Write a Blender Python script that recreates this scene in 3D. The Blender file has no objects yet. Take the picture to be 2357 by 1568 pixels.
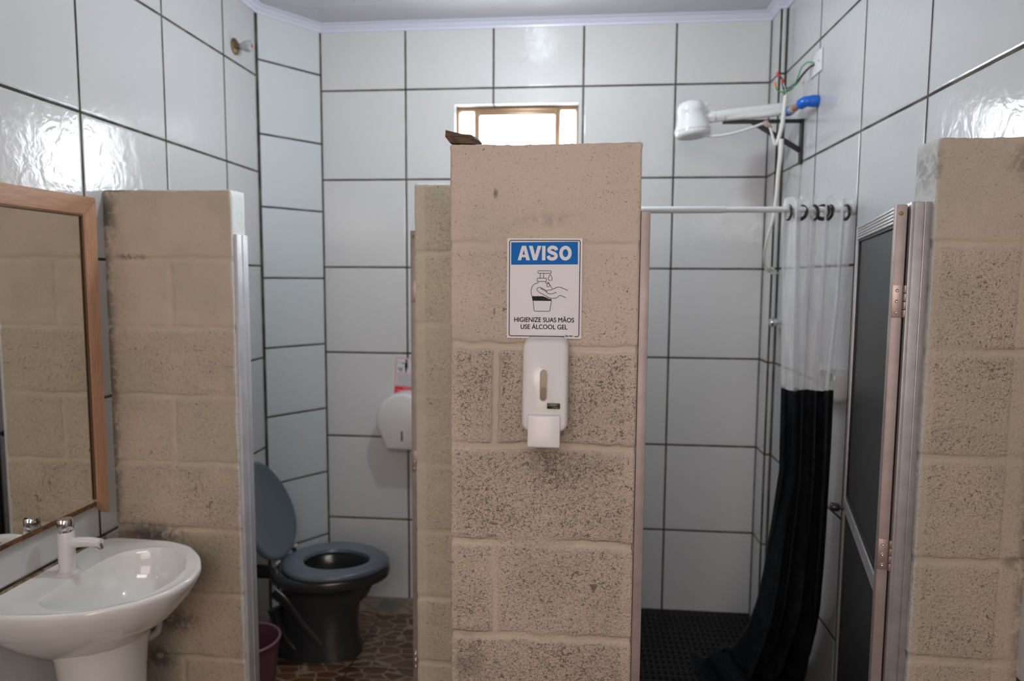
import bpy, bmesh, math, random
import numpy as np
from mathutils import Vector, Matrix, noise

S = bpy.context.scene
COL = S.collection
PI = math.pi
random.seed(7)

# ------------------------------------------------------------------ camera
F_PX = 1591.0
yaw, pitch, roll = -0.0934, -0.0896, 0.0062
CAM = Vector((0.8507, -3.4161, 1.6694))
Fw = Vector((math.sin(yaw)*math.cos(pitch), math.cos(yaw)*math.cos(pitch), math.sin(pitch)))
Rt = Vector((math.cos(yaw), -math.sin(yaw), 0))
Up = Rt.cross(Fw)
R2 = Rt*math.cos(roll) + Up*math.sin(roll)
U2 = -Rt*math.sin(roll) + Up*math.cos(roll)
cd = bpy.data.cameras.new('camera')
cam = bpy.data.objects.new('camera', cd)
COL.objects.link(cam)
cam.matrix_world = Matrix(((R2.x, U2.x, -Fw.x, CAM.x), (R2.y, U2.y, -Fw.y, CAM.y), (R2.z, U2.z, -Fw.z, CAM.z), (0, 0, 0, 1)))
cd.sensor_width = 36.0
cd.lens = F_PX/2357*36.0
cd.clip_start = 0.02
cd.dof.use_dof = True
cd.dof.focus_distance = 1.44
cd.dof.aperture_fstop = 2.8
S.camera = cam

# ------------------------------------------------------------------ world and lights
w = bpy.data.worlds.new('world'); S.world = w; w.use_nodes = True
bg = w.node_tree.nodes['Background']
bg.inputs[0].default_value = (0.90, 0.95, 1.0, 1); bg.inputs[1].default_value = 24.0

def light(name, kind, loc, energy, color=(1, 1, 1), rot=None, **kw):
    d = bpy.data.lights.new(name, kind); d.energy = energy; d.color = color
    for k, v in kw.items(): setattr(d, k, v)
    o = bpy.data.objects.new(name, d); COL.objects.link(o); o.location = loc
    if rot: o.rotation_euler = rot
    return o
# bulb hanging from the ceiling above the stalls, just over the top of the frame
light('ceiling_bulb_light', 'POINT', (0.60, -1.08, 2.64), 24, (0.86, 0.955, 1.0), shadow_soft_size=0.045)
# added high area light behind the camera, standing in for an unseen window
light('rear_high_fill', 'AREA', (0.75, -4.3, 2.35), 15, (1.0, 0.97, 0.97), (math.radians(68), 0, 0), shape='RECTANGLE', size=1.2, size_y=.5)
# added warm fill before the solid rear wall, standing in for a doorway
light('rear_warm_fill', 'AREA', (0.55, -4.88, 1.6), 15, (1.0, 0.79, 0.69), (math.radians(90), 0, 0), shape='RECTANGLE', size=1.0, size_y=1.3)

S.view_settings.view_transform = 'Standard'
S.view_settings.look = 'None'
S.view_settings.gamma = 1
S.view_settings.use_curve_mapping = False
S.view_settings.exposure = 0.04

# ------------------------------------------------------------------ node helpers
def nmat(name):
    m = bpy.data.materials.new(name); m.use_nodes = True
    return m, m.node_tree.nodes, m.node_tree.links, m.node_tree.nodes['Principled BSDF']

def pm(name, col, rough=0.5, metal=0.0, spec=None, nscale=0, nbump=0, mottled=0, coat=0, aniso=0):
    m, N, L, b = nmat(name)
    b.inputs['Base Color'].default_value = (*col, 1)
    b.inputs['Roughness'].default_value = rough
    b.inputs['Metallic'].default_value = metal
    if spec is not None: b.inputs['Specular IOR Level'].default_value = spec
    if coat: b.inputs['Coat Weight'].default_value = coat
    if nscale:
        tc = N.new('ShaderNodeTexCoord'); nz = N.new('ShaderNodeTexNoise')
        nz.inputs['Scale'].default_value = nscale; nz.inputs['Detail'].default_value = 5
        L.new(tc.outputs['Object'], nz.inputs['Vector'])
        if nbump:
            bp = N.new('ShaderNodeBump'); bp.inputs['Strength'].default_value = nbump; bp.inputs['Distance'].default_value = 0.002
            L.new(nz.outputs['Fac'], bp.inputs['Height']); L.new(bp.outputs['Normal'], b.inputs['Normal'])
        if mottled:
            cr = N.new('ShaderNodeValToRGB')
            cr.color_ramp.elements[0].position = .35; cr.color_ramp.elements[1].position = .68
            cr.color_ramp.elements[0].color = (*[c*(1-mottled) for c in col], 1)
            cr.color_ramp.elements[1].color = (*[min(1, c*(1+mottled*.4)) for c in col], 1)
            L.new(nz.outputs['Fac'], cr.inputs['Fac']); L.new(cr.outputs['Color'], b.inputs['Base Color'])
    return m

class G:
    """small node-math helper"""
    def __init__(s, N, L): s.N, s.L = N, L
    def put(s, sock, v):
        if hasattr(v, 'node'): s.L.new(v, sock)
        else: sock.default_value = v
    def m(s, op, a, b=0.0, c=0.0):
        n = s.N.new('ShaderNodeMath'); n.operation = op
        s.put(n.inputs[0], a); s.put(n.inputs[1], b)
        if len(n.inputs) > 2: s.put(n.inputs[2], c)
        return n.outputs[0]
    def ss(s, x, a, b, lo=0.0, hi=1.0):
        n = s.N.new('ShaderNodeMapRange'); n.interpolation_type = 'SMOOTHSTEP'
        s.put(n.inputs['Value'], x)
        n.inputs['From Min'].default_value = a; n.inputs['From Max'].default_value = b
        n.inputs['To Min'].default_value = lo; n.inputs['To Max'].default_value = hi
        return n.outputs['Result']
    def noise(s, vec, scale, detail=3, dist=0.0, rough=.5):
        n = s.N.new('ShaderNodeTexNoise'); s.L.new(vec, n.inputs['Vector'])
        n.inputs['Scale'].default_value = scale; n.inputs['Detail'].default_value = detail
        n.inputs['Distortion'].default_value = dist; n.inputs['Roughness'].default_value = rough
        return n.outputs['Fac']
    def mix(s, f, a, b):
        n = s.N.new('ShaderNodeMix'); n.data_type = 'RGBA'
        s.put(n.inputs[0], f)
        for i, v in ((6, a), (7, b)):
            if hasattr(v, 'node'): s.L.new(v, n.inputs[i])
            else: n.inputs[i].default_value = (*v, 1)
        return n.outputs[2]
    def attr(s, name):
        n = s.N.new('ShaderNodeAttribute'); n.attribute_name = name; return n.outputs['Fac']

def tile_mat(name, axis, u0, pu, z0, pv, gw=0.0095, corners=(), col=(.80, .80, .79), gcol=(.030, .027, .016), gcol2=(.10, .09, .065)):
    m, N, L, b = nmat(name); g = G(N, L)
    tc = N.new('ShaderNodeTexCoord'); sp = N.new('ShaderNodeSeparateXYZ'); L.new(tc.outputs['Object'], sp.inputs[0])
    V = tc.outputs['Object']
    u = sp.outputs[axis]; z = sp.outputs[2]
    wob = g.m('MULTIPLY', g.m('SUBTRACT', g.noise(V, 6, 3), .5), .0022)
    dz = g.m('PINGPONG', g.m('ADD', g.m('SUBTRACT', z, z0 - 20*pv), wob), pv/2)
    d = dz
    if pu:
        du = g.m('PINGPONG', g.m('ADD', g.m('SUBTRACT', u, u0 - 40*pu), wob), pu/2)
        d = g.m('MINIMUM', dz, du)
    for c in corners:
        cx, cy, k = c
        ax = g.m('ABSOLUTE', g.m('SUBTRACT', sp.outputs[0], cx)); ay = g.m('ABSOLUTE', g.m('SUBTRACT', sp.outputs[1], cy))
        d = g.m('MINIMUM', d, g.m('MULTIPLY', g.m('MAXIMUM', ax, ay), k))
    mask = g.ss(d, gw*.36, gw*.62, 1, 0)
    pit = g.noise(V, 95, 4, 0, .7)
    gcolr = g.mix(g.ss(g.noise(V, 11, 4), .42, .66), gcol, gcol2)
    dirt = g.ss(g.noise(V, 3.2, 6, .6), .58, .80, 0, .10)
    tcol = g.mix(dirt, col, tuple(c*.72 for c in col))
    L.new(g.mix(mask, tcol, gcolr), b.inputs['Base Color'])
    g.put(b.inputs['Roughness'], g.ss(mask, 0, 1, .13, .85))
    # wavy, rough-cast glaze
    n1 = g.noise(V, 13, 2, 1.8, .45); n2 = g.noise(V, 46, 2, 1.2, .5)
    wav = g.m('ADD', g.m('MULTIPLY', n1, .0016), g.m('MULTIPLY', n2, .00042))
    edge = g.m('MULTIPLY', g.ss(d, gw*.35, gw*1.1), .0016)
    h = g.m('ADD', g.m('ADD', wav, edge), g.m('MULTIPLY', g.m('MULTIPLY', mask, pit), .0015))
    bp = N.new('ShaderNodeBump'); bp.inputs['Strength'].default_value = .75; bp.inputs['Distance'].default_value = 1.0
    L.new(h, bp.inputs['Height']); L.new(bp.outputs['Normal'], b.inputs['Normal'])
    return m

def block_mat(name, base, base2, white=(.72, .73, .71)):
    m, N, L, b = nmat(name); g = G(N, L)
    tc = N.new('ShaderNodeTexCoord'); V = tc.outputs['Object']
    joint, dens, stain, wh = g.attr('joint'), g.attr('pores'), g.attr('stain'), g.attr('white')
    big = g.noise(V, 5, 4)
    c0 = g.mix(g.ss(big, .38, .64), base, base2)
    # open pores: small dark pits, clustered
    p0 = g.noise(V, 330, 2, .3, .5); p1 = g.noise(V, 190, 3, .8, .6); p2 = g.noise(V, 105, 3, 1.3, .6)
    cl = g.noise(V, 8, 4)
    bias = g.m('ADD', g.m('MULTIPLY', g.m('SUBTRACT', cl, .5), .16), g.m('MULTIPLY', dens, .135))
    bias = g.m('SUBTRACT', bias, g.m('MULTIPLY', joint, .28))
    q = g.m('ADD', g.m('MAXIMUM', p1, g.m('SUBTRACT', p2, .012)), bias)
    pits = g.ss(q, .725, .815)
    specks = g.m('MULTIPLY', g.ss(g.m('ADD', p0, g.m('MULTIPLY', bias, .5)), .668, .73), .7)
    pits = g.m('MAXIMUM', pits, specks)
    p3 = g.noise(V, 48, 2, .8)
    big_p = g.ss(g.m('ADD', p3, g.m('MULTIPLY', bias, .35)), .775, .80)
    pits = g.m('MAXIMUM', pits, g.m('MULTIPLY', big_p, g.ss(joint, .2, .8, 1, .2)))
    c1 = g.mix(wh, c0, white)
    c2 = g.mix(g.m('MULTIPLY', pits, g.ss(wh, 0, 1, .74, .35)), c1, (.085, .066, .052))
    sn = g.m('MULTIPLY', stain, g.ss(g.m('ADD', g.noise(V, 34, 5, .8, .7), g.m('MULTIPLY', stain, .12)), .44, .60))
    c3 = g.mix(g.m('MULTIPLY', sn, .85), c2, (.075, .068, .062))
    L.new(c3, b.inputs['Base Color'])
    b.inputs['Roughness'].default_value = .62
    b.inputs['Specular IOR Level'].default_value = .35
    f1 = g.noise(V, 165, 3, .4, .6); f2 = g.noise(V, 70, 3, .3, .6)
    amp = g.ss(joint, .1, .9, 1, .25)
    amp = g.m('MULTIPLY', amp, g.m('ADD', g.m('MULTIPLY', dens, 1.5), .30))
    h = g.m('MULTIPLY', g.m('ADD', g.m('MULTIPLY', f1, .0030), g.m('MULTIPLY', f2, .0022)), amp)
    h = g.m('SUBTRACT', h, g.m('MULTIPLY', pits, .0016))
    bp = N.new('ShaderNodeBump'); bp.inputs['Strength'].default_value = .9; bp.inputs['Distance'].default_value = 1.0
    L.new(h, bp.inputs['Height']); L.new(bp.outputs['Normal'], b.inputs['Normal'])
    return m

# ------------------------------------------------------------------ mesh helpers
def link(name, me, mat, parent=None, smooth=None):
    o = bpy.data.objects.new(name, me); COL.objects.link(o)
    if mat: me.materials.append(mat)
    if smooth is not None:
        me.polygons.foreach_set('use_smooth', [True]*len(me.polygons))
        me.set_sharp_from_angle(angle=math.radians(smooth))
    if parent:
        o.parent = parent
        o.matrix_parent_inverse = root_matrix(parent).inverted()
    return o

def root_matrix(p):
    m = Matrix.LocRotScale(p.location, p.rotation_euler, p.scale)
    if p.parent: m = root_matrix(p.parent) @ p.matrix_parent_inverse @ m
    return m

def obj(name, bm, mat, parent=None, smooth=35):
    bmesh.ops.recalc_face_normals(bm, faces=bm.faces)
    me = bpy.data.meshes.new(name); bm.to_mesh(me); bm.free()
    return link(name, me, mat, parent, smooth)

def thing(name, label, cat, loc=(0, 0, 0), group=None):
    o = bpy.data.objects.new(name, None); COL.objects.link(o); o.location = loc
    o.empty_display_size = .05
    return tag(o, label, cat, group)

def tag(o, label, cat, group=None):
    o['label'] = label; o['category'] = cat
    if group: o['group'] = group
    return o

def struct(o, label=None):
    o['kind'] = 'structure'
    if label: o['label'] = label
    return o

def nb(): return bmesh.new()

def abox(bm, x0, x1, y0, y1, z0, z1, bev=0.0, M=None, seg=2):
    t = bmesh.new()
    vs = [t.verts.new((x, y, z)) for z in (z0, z1) for y in (y0, y1) for x in (x0, x1)]
    for f in ((0, 2, 3, 1), (4, 5, 7, 6), (0, 1, 5, 4), (2, 6, 7, 3), (0, 4, 6, 2), (1, 3, 7, 5)):
        t.faces.new([vs[i] for i in f])
    if bev: bmesh.ops.bevel(t, geom=t.edges[:] + t.verts[:], offset=bev, segments=seg, affect='EDGES', profile=.5)
    merge(bm, t, M); return bm

def merge(bm, t, M=None):
    if M is not None: bmesh.ops.transform(t, matrix=M, verts=t.verts)
    mp = {v: bm.verts.new(v.co) for v in t.verts}
    for f in t.faces:
        try: bm.faces.new([mp[v] for v in f.verts])
        except ValueError: pass
    t.free()

def lathe(bm, prof, M=None, n=32, close=False):
    """prof: list of (r, z) around local Z"""
    t = bmesh.new(); rings = []
    for r, z in prof:
        if r < 1e-6: rings.append([t.verts.new((0, 0, z))]*n)
        else: rings.append([t.verts.new((r*math.cos(2*PI*i/n), r*math.sin(2*PI*i/n), z)) for i in range(n)])
    for a, b in zip(rings, rings[1:]):
        for i in range(n):
            vs = []
            for v in (a[i], a[(i+1) % n], b[(i+1) % n], b[i]):
                if v not in vs: vs.append(v)
            if len(vs) > 2:
                try: t.faces.new(vs)
                except ValueError: pass
    for rg in (rings[0], rings[-1]):
        if len(set(rg)) == n and close: t.faces.new(rg)
    merge(bm, t, M); return bm

def along(p, q):
    """matrix whose local Z runs from p to q"""
    p, q = Vector(p), Vector(q)
    return Matrix.Translation(p) @ (q-p).to_track_quat('Z', 'Y').to_matrix().to_4x4()

def cyl(bm, p, q, r, r2=None, n=24, bev=0.0):
    L_ = (Vector(q)-Vector(p)).length; r2 = r if r2 is None else r2
    if bev: prof = [(0, 0), (r-bev, 0), (r-bev*.3, bev*.3), (r, bev), (r2, L_-bev), (r2-bev*.3, L_-bev*.3), (r2-bev, L_), (0, L_)]
    else: prof = [(0, 0), (r, 0), (r2, L_), (0, L_)]
    return lathe(bm, prof, along(p, q), n)

def catmull(pts, k=8):
    P = [Vector(p) for p in pts]; P = [P[0]*2-P[1]] + P + [P[-1]*2-P[-2]]
    out = []
    for i in range(1, len(P)-2):
        for j in range(k):
            t = j/k; a, b, c, d = P[i-1:i+3]
            out.append(.5*((2*b) + (c-a)*t + (2*a-5*b+4*c-d)*t*t + (3*b-a-3*c+d)*t**3))
    out.append(P[-2]); return out

def tube(bm, pts, r, n=10, k=8, rf=None):
    C_ = catmull(pts, k) if k else [Vector(p) for p in pts]
    t = bmesh.new(); rings = []
    up = Vector((0, 0, 1))
    tan0 = (C_[1]-C_[0]).normalized()
    if abs(tan0.dot(up)) > .9: up = Vector((1, 0, 0))
    a = tan0.cross(up).normalized()
    for i, p in enumerate(C_):
        tn = (C_[min(i+1, len(C_)-1)]-C_[max(i-1, 0)]).normalized()
        a = (a - tn*a.dot(tn)).normalized(); b2 = tn.cross(a)
        rr = r*(rf(i/(len(C_)-1)) if rf else 1)
        rings.append([t.verts.new(p + (a*math.cos(2*PI*j/n)+b2*math.sin(2*PI*j/n))*rr) for j in range(n)])
    for A, B in zip(rings, rings[1:]):
        for j in range(n): t.faces.new((A[j], A[(j+1) % n], B[(j+1) % n], B[j]))
    t.faces.new(rings[0][::-1]); t.faces.new(rings[-1])
    merge(bm, t); return bm

def torus(bm, R, r, M=None, n=36, k=12, sq=1.0):
    t = bmesh.new(); rings = []
    for i in range(n):
        a = 2*PI*i/n
        rings.append([t.verts.new(((R+r*math.cos(2*PI*j/k))*math.cos(a), (R+r*math.cos(2*PI*j/k))*math.sin(a), r*sq*math.sin(2*PI*j/k))) for j in range(k)])
    for i in range(n):
        A, B = rings[i], rings[(i+1) % n]
        for j in range(k): t.faces.new((A[j], A[(j+1) % k], B[(j+1) % k], B[j]))
    merge(bm, t, M); return bm

def loft(bm, rings, cap0=True, cap1=True):
    R_ = [[bm.verts.new(p) for p in rg] for rg in rings]
    n = len(R_[0])
    for A, B in zip(R_, R_[1:]):
        for j in range(n): bm.faces.new((A[j], A[(j+1) % n], B[(j+1) % n], B[j]))
    if cap0: bm.faces.new(R_[0][::-1])
    if cap1: bm.faces.new(R_[-1])
    return bm

def prism(bm, poly, d0, d1, M=None):
    """poly in local XY, extruded along local Z"""
    t = bmesh.new()
    A = [t.verts.new((x, y, d0)) for x, y in poly]; B = [t.verts.new((x, y, d1)) for x, y in poly]
    n = len(poly)
    for j in range(n): t.faces.new((A[j], A[(j+1) % n], B[(j+1) % n], B[j]))
    t.faces.new(A[::-1]); t.faces.new(B)
    merge(bm, t, M); return bm

def rrect(w_, h_, r, cx=0, cy=0, n=6):
    out = []
    for sx, sy, a0 in ((1, 1, 0), (-1, 1, 90), (-1, -1, 180), (1, -1, 270)):
        for i in range(n+1):
            a = math.radians(a0+90*i/n)
            out.append((cx+sx*(w_/2-r)+r*math.cos(a), cy+sy*(h_/2-r)+r*math.sin(a)))
    return out

# ------------------------------------------------------------------ materials
PV = .433; Z0 = 2.587; XL_, XR_ = -.6266, 1.7616; TC = (.66, .66, .66)
M_back = tile_mat('back_wall_tile', 0, 0.0, PV, Z0, PV, corners=((-.427, 0, 1.0),), col=TC)
M_left = tile_mat('left_wall_tile', 1, -.575, PV, Z0, PV, corners=((XL_, -.2796, .55),), col=(.56, .558, .56))  # same tile as the back wall, darkened for weaker light at the sides
M_right = tile_mat('right_wall_tile', 1, -.154-PV, PV, Z0, PV, corners=((XR_, -.142, .7),), col=(.555, .56, .57))  # again the back wall tile, side light falloff put into its colour
M_chamfer = tile_mat('chase_tile', 0, 0, 0, 1.664, .333, corners=((XL_, -.2796, .5), (-.427, 0, 1.0)), col=(.64, .68, .70))
M_column = tile_mat('column_tile', 0, 0, 0, Z0, PV, corners=((1.732, -.142, .6), (XR_, -.142, .8), (1.732, 0, 1.3)), col=TC)
M_block = block_mat('painted_block', (.575, .47, .38), (.51, .425, .345))
M_block2 = block_mat('painted_block_green', (.63, .565, .43), (.55, .505, .385))
M_block3 = block_mat('painted_block_left', (.60, .49, .385), (.52, .45, .34))
M_block4 = block_mat('painted_block_right', (.51, .43, .34), (.45, .39, .305), white=(.52, .52, .50))
M_alu = pm('satin_aluminium', (.46, .44, .44), .42, .7, nscale=30, nbump=.05, mottled=.12)
M_alu_pink = pm('pinkish_aluminium', (.37, .305, .285), .5, .4, nscale=18, nbump=.05, mottled=.14)  # aluminium with a pinkish brown tone
M_panel = pm('black_panel', (.016, .016, .018), .42, nscale=3, mottled=.1)
M_lipshade = pm('lip_shade_black', (.012, .012, .012), .5)  # black strips painting the shadow inside the door frame lip and grooves
M_plastic = pm('white_plastic', (.72, .70, .69), .22)
M_plastic2 = pm('shower_plastic', (.70, .715, .72), .15)
M_ceramic = pm('white_ceramic', (.80, .79, .76), .07, coat=.4)
M_grey = pm('shaded_grey_ceramic', (.036, .039, .042), .2, coat=.1)  # dim light on the bowl is put into this darker grey
M_greyseat = pm('blue_grey_seat_plastic', (.115, .145, .175), .28)
M_chrome = pm('chrome', (.78, .78, .78), .08, 1.0)
M_steel = pm('hinge_steel', (.40, .31, .28), .42, .7)
M_brass = pm('brass_screw', (.22, .14, .05), .45, .7)
M_black = pm('black_plastic', (.02, .02, .02), .3)
M_iron = pm('black_painted_iron', (.022, .020, .018), .5)
M_blue = pm('blue_pvc', (.012, .14, .62), .25)
M_pipe = pm('pink_brown_pipe', (.34, .20, .15), .5)
M_red = pm('red_connector', (.55, .02, .03), .35)
M_orange = pm('orange_connector', (.75, .20, .04), .4)
M_green = pm('green_wire_sheath', (.02, .32, .07), .4)
M_blackwire = pm('black_wire_sheath', (.025, .015, .012), .4)
M_hose = pm('white_hose', (.74, .73, .70), .4)
M_rope = pm('white_cord', (.72, .71, .69), .7)
M_purple = pm('mauve_bucket_plastic', (.20, .075, .11), .4)
M_bucketrim = pm('mauve_bucket_rim', (.30, .15, .20), .35)
M_pvc = pm('ceiling_pvc', (.58, .575, .62), .30)
M_cove = pm('cove_pvc', (.70, .71, .84), .30)
M_white = pm('paper_white', (.70, .68, .69), .45)
M_ink = pm('black_ink', (.010, .010, .016), .6, spec=.2)
M_signblue = pm('sign_blue', (.0, .135, .47), .6, spec=.2)
M_signred = pm('sign_red', (.70, .02, .03), .45)
M_pink = pm('sign_pink', (.72, .36, .38), .5)
M_inkgrey = pm('small_print_grey', (.30, .30, .33), .6)
M_winframe = pm('bloom_tan_window_frame', (.30, .19, .11), .35, .3)  # tan of the daylight bloom, put into the frame colour
M_mirror = pm('mirror_glass', (.80, .82, .78), .01, 1.0)
M_matblack = pm('black_rubber', (.012, .012, .012), .38)
M_mortar = pm('cream_mortar', (.26, .19, .125), .7, nscale=25, nbump=.4, mottled=.4)
M_drain = pm('drain_grate', (.22, .23, .22), .4, .3)
M_paint = pm('pink_plaster', (.52, .38, .32), .6)

def wood(name, a, b_, sc=(2, 2, 30), rough=.45):
    m, N, L, b = nmat(name); g = G(N, L)
    tc = N.new('ShaderNodeTexCoord'); mp = N.new('ShaderNodeMapping'); mp.inputs['Scale'].default_value = sc
    L.new(tc.outputs['Object'], mp.inputs[0])
    n = g.noise(mp.outputs[0], 6, 6, .6, .6)
    L.new(g.mix(g.ss(n, .35, .65), a, b_), b.inputs['Base Color'])
    b.inputs['Roughness'].default_value = rough
    bp = N.new('ShaderNodeBump'); bp.inputs['Strength'].default_value = .2; bp.inputs['Distance'].default_value = .002
    L.new(n, bp.inputs['Height']); L.new(bp.outputs['Normal'], b.inputs['Normal'])
    return m
M_frame = wood('mirror_frame_wood', (.43, .235, .14), (.54, .31, .195), (30, 30, 2))
M_frame_h = wood('mirror_frame_wood_rail', (.38, .20, .11), (.48, .27, .165), (30, 2, 30))
M_scrap = wood('weathered_wood', (.035, .018, .010), (.13, .070, .042), (6, 40, 40), .7)
M_rust = wood('stained_mirror_edge', (.05, .022, .008), (.20, .09, .03), (20, 8, 40), .6)

def clear_mat():
    m, N, L, b = nmat('clear_vinyl'); g = G(N, L)
    tc = N.new('ShaderNodeTexCoord'); mp = N.new('ShaderNodeMapping'); mp.inputs['Scale'].default_value = (40, 40, 3)
    L.new(tc.outputs['Object'], mp.inputs[0])
    n = g.noise(mp.outputs[0], 1.0, 3, .5)
    b.inputs['Base Color'].default_value = (.84, .86, .88, 1); b.inputs['Roughness'].default_value = .12
    tr = N.new('ShaderNodeBsdfTransparent'); tr.inputs[0].default_value = (.98, .98, .98, 1)
    mx = N.new('ShaderNodeMixShader'); L.new(g.ss(n, .3, .7, .36, .60), mx.inputs[0])
    L.new(tr.outputs[0], mx.inputs[1]); L.new(b.outputs[0], mx.inputs[2])
    L.new(mx.outputs[0], N['Material Output'].inputs[0])
    return m
M_clear = clear_mat()

def curtain_black_mat():
    m, N, L, b = nmat('black_vinyl'); g = G(N, L)
    tc = N.new('ShaderNodeTexCoord')
    n = g.noise(tc.outputs['Object'], 14, 5, 1.2)
    L.new(g.mix(g.ss(n, .4, .7), (.006, .0075, .0095), (.011, .015, .020)), b.inputs['Base Color'])
    b.inputs['Roughness'].default_value = .46; b.inputs['Specular IOR Level'].default_value = .35
    bp = N.new('ShaderNodeBump'); bp.inputs['Strength'].default_value = .5; bp.inputs['Distance'].default_value = .01
    L.new(n, bp.inputs['Height']); L.new(bp.outputs['Normal'], b.inputs['Normal'])
    return m
M_curtain = curtain_black_mat()

def glass_mat():
    m, N, L, b = nmat('window_glass')
    gl = N.new('ShaderNodeBsdfGlossy'); gl.inputs['Roughness'].default_value = .05
    tr = N.new('ShaderNodeBsdfTransparent'); tr.inputs[0].default_value = (.95, .95, .95, 1)
    mx = N.new('ShaderNodeMixShader'); mx.inputs[0].default_value = .06
    L.new(tr.outputs[0], mx.inputs[1]); L.new(gl.outputs[0], mx.inputs[2]); L.new(mx.outputs[0], N['Material Output'].inputs[0])
    return m
M_glass = glass_mat()

def floor_mat():
    m, N, L, b = nmat('stone_look_floor_tile'); g = G(N, L)
    tc = N.new('ShaderNodeTexCoord'); V = tc.outputs['Object']
    sp = N.new('ShaderNodeSeparateXYZ'); L.new(V, sp.inputs[0])
    mp = N.new('ShaderNodeMapping'); mp.inputs['Scale'].default_value = (1, 1.9, 1); L.new(V, mp.inputs[0])
    vo = N.new('ShaderNodeTexVoronoi'); vo.feature = 'DISTANCE_TO_EDGE'; vo.inputs['Scale'].default_value = 10; vo.inputs['Randomness'].default_value = .75
    L.new(mp.outputs[0], vo.inputs['Vector'])
    v2 = N.new('ShaderNodeTexVoronoi'); v2.inputs['Scale'].default_value = 10; v2.inputs['Randomness'].default_value = .75; L.new(mp.outputs[0], v2.inputs['Vector'])
    sc = N.new('ShaderNodeSeparateColor'); L.new(v2.outputs['Color'], sc.inputs[0])
    stone = g.mix(sc.outputs[0], (.10, .045, .020), (.20, .105, .05))
    stone = g.mix(g.ss(g.noise(V, 40, 4), .4, .7, 0, .5), stone, (.10, .05, .025))
    edge = g.ss(vo.outputs['Distance'], .025, .055)
    c = g.mix(edge, (.34, .25, .165), stone)
    du = g.m('PINGPONG', g.m('SUBTRACT', sp.outputs[0], -.10-20*.45), .225)
    dv = g.m('PINGPONG', g.m('SUBTRACT', sp.outputs[1], -.66-20*.45), .225)
    gm = g.ss(g.m('MINIMUM', du, dv), .0025, .005, 1, 0)
    c = g.mix(gm, c, (.05, .035, .025))
    L.new(c, b.inputs['Base Color']); b.inputs['Roughness'].default_value = .28
    bp = N.new('ShaderNodeBump'); bp.inputs['Strength'].default_value = .4; bp.inputs['Distance'].default_value = .002
    L.new(g.m('SUBTRACT', edge, gm), bp.inputs['Height']); L.new(bp.outputs['Normal'], b.inputs['Normal'])
    return m
M_floor = floor_mat()

# ------------------------------------------------------------------ room shell
XL, XR, YB, ZC = -.6266, 1.7616, -4.9, 2.90
T = .15
struct(obj('floor', abox(nb(), XL-T, XR+T, YB-T, T, -.1, 0), M_floor, smooth=None))
# ceiling: PVC boards running along X with shallow grooves
bm = nb()
y = YB-T
while y < T:
    y2 = min(y+.2, T)
    abox(bm, XL-T, XR+T, y+.0015, y2-.0015, ZC, ZC+.02, bev=.002, seg=1); y = y2
abox(bm, XL-T, XR+T, YB-T, T, ZC+.006, ZC+.1)
struct(obj('ceiling', bm, M_pvc, smooth=None))
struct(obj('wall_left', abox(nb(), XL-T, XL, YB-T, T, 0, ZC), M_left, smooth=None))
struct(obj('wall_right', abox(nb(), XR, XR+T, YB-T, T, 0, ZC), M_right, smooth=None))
WX0, WX1, WZ0, WZ1 = .243, .8445, 2.095, 2.511
bm = nb()
abox(bm, XL, WX0, 0, T, 0, ZC); abox(bm, WX1, XR, 0, T, 0, ZC)
abox(bm, WX0, WX1, 0, T, 0, WZ0); abox(bm, WX0, WX1, 0, T, WZ1, ZC)
struct(obj('wall_back', bm, M_back, smooth=None))
# diagonal tiled pipe chase in the left corner
bm = nb(); prism(bm, [(XL, -.2796), (-.427, 0), (XL, 0)], 0, ZC)
struct(obj('wall_chase', bm, M_chamfer, smooth=None))
# slim tiled column in the right corner
struct(obj('wall_column', abox(nb(), 1.732, XR, -.142, 0, 0, ZC), M_column, smooth=None))
# rear wall behind the camera
bm = nb(); abox(bm, XL, XR, YB-T, YB, 0, ZC)
struct(obj('wall_rear', bm, M_paint, smooth=None))

# cornice moulding along the ceiling
def cove(path, name):
    P = [Vector((x, y_, 0)) for x, y_ in path]
    prof = [(0, -.035), (.006, -.035), (.009, -.026), (.016, -.020), (.024, -.009), (.034, -.006), (.040, 0), (0, 0)]
    rings = []
    for i, p in enumerate(P):
        d0 = (P[i]-P[i-1]).normalized() if i else (P[1]-P[0]).normalized()
        d1 = (P[i+1]-P[i]).normalized() if i < len(P)-1 else d0
        n0 = Vector((d0.y, -d0.x, 0)); n1 = Vector((d1.y, -d1.x, 0))
        mt = (n0+n1).normalized(); k = 1/max(.3, mt.dot(n0))
        rings.append([p + mt*a*k + Vector((0, 0, ZC+b)) for a, b in prof])
    return struct(obj(name, loft(nb(), rings), M_cove, smooth=30))
cove([(XL, YB), (XL, -.2796), (-.427, 0), (1.732, 0), (1.732, -.142), (XR, -.142), (XR, YB)], 'trim_1')

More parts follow.
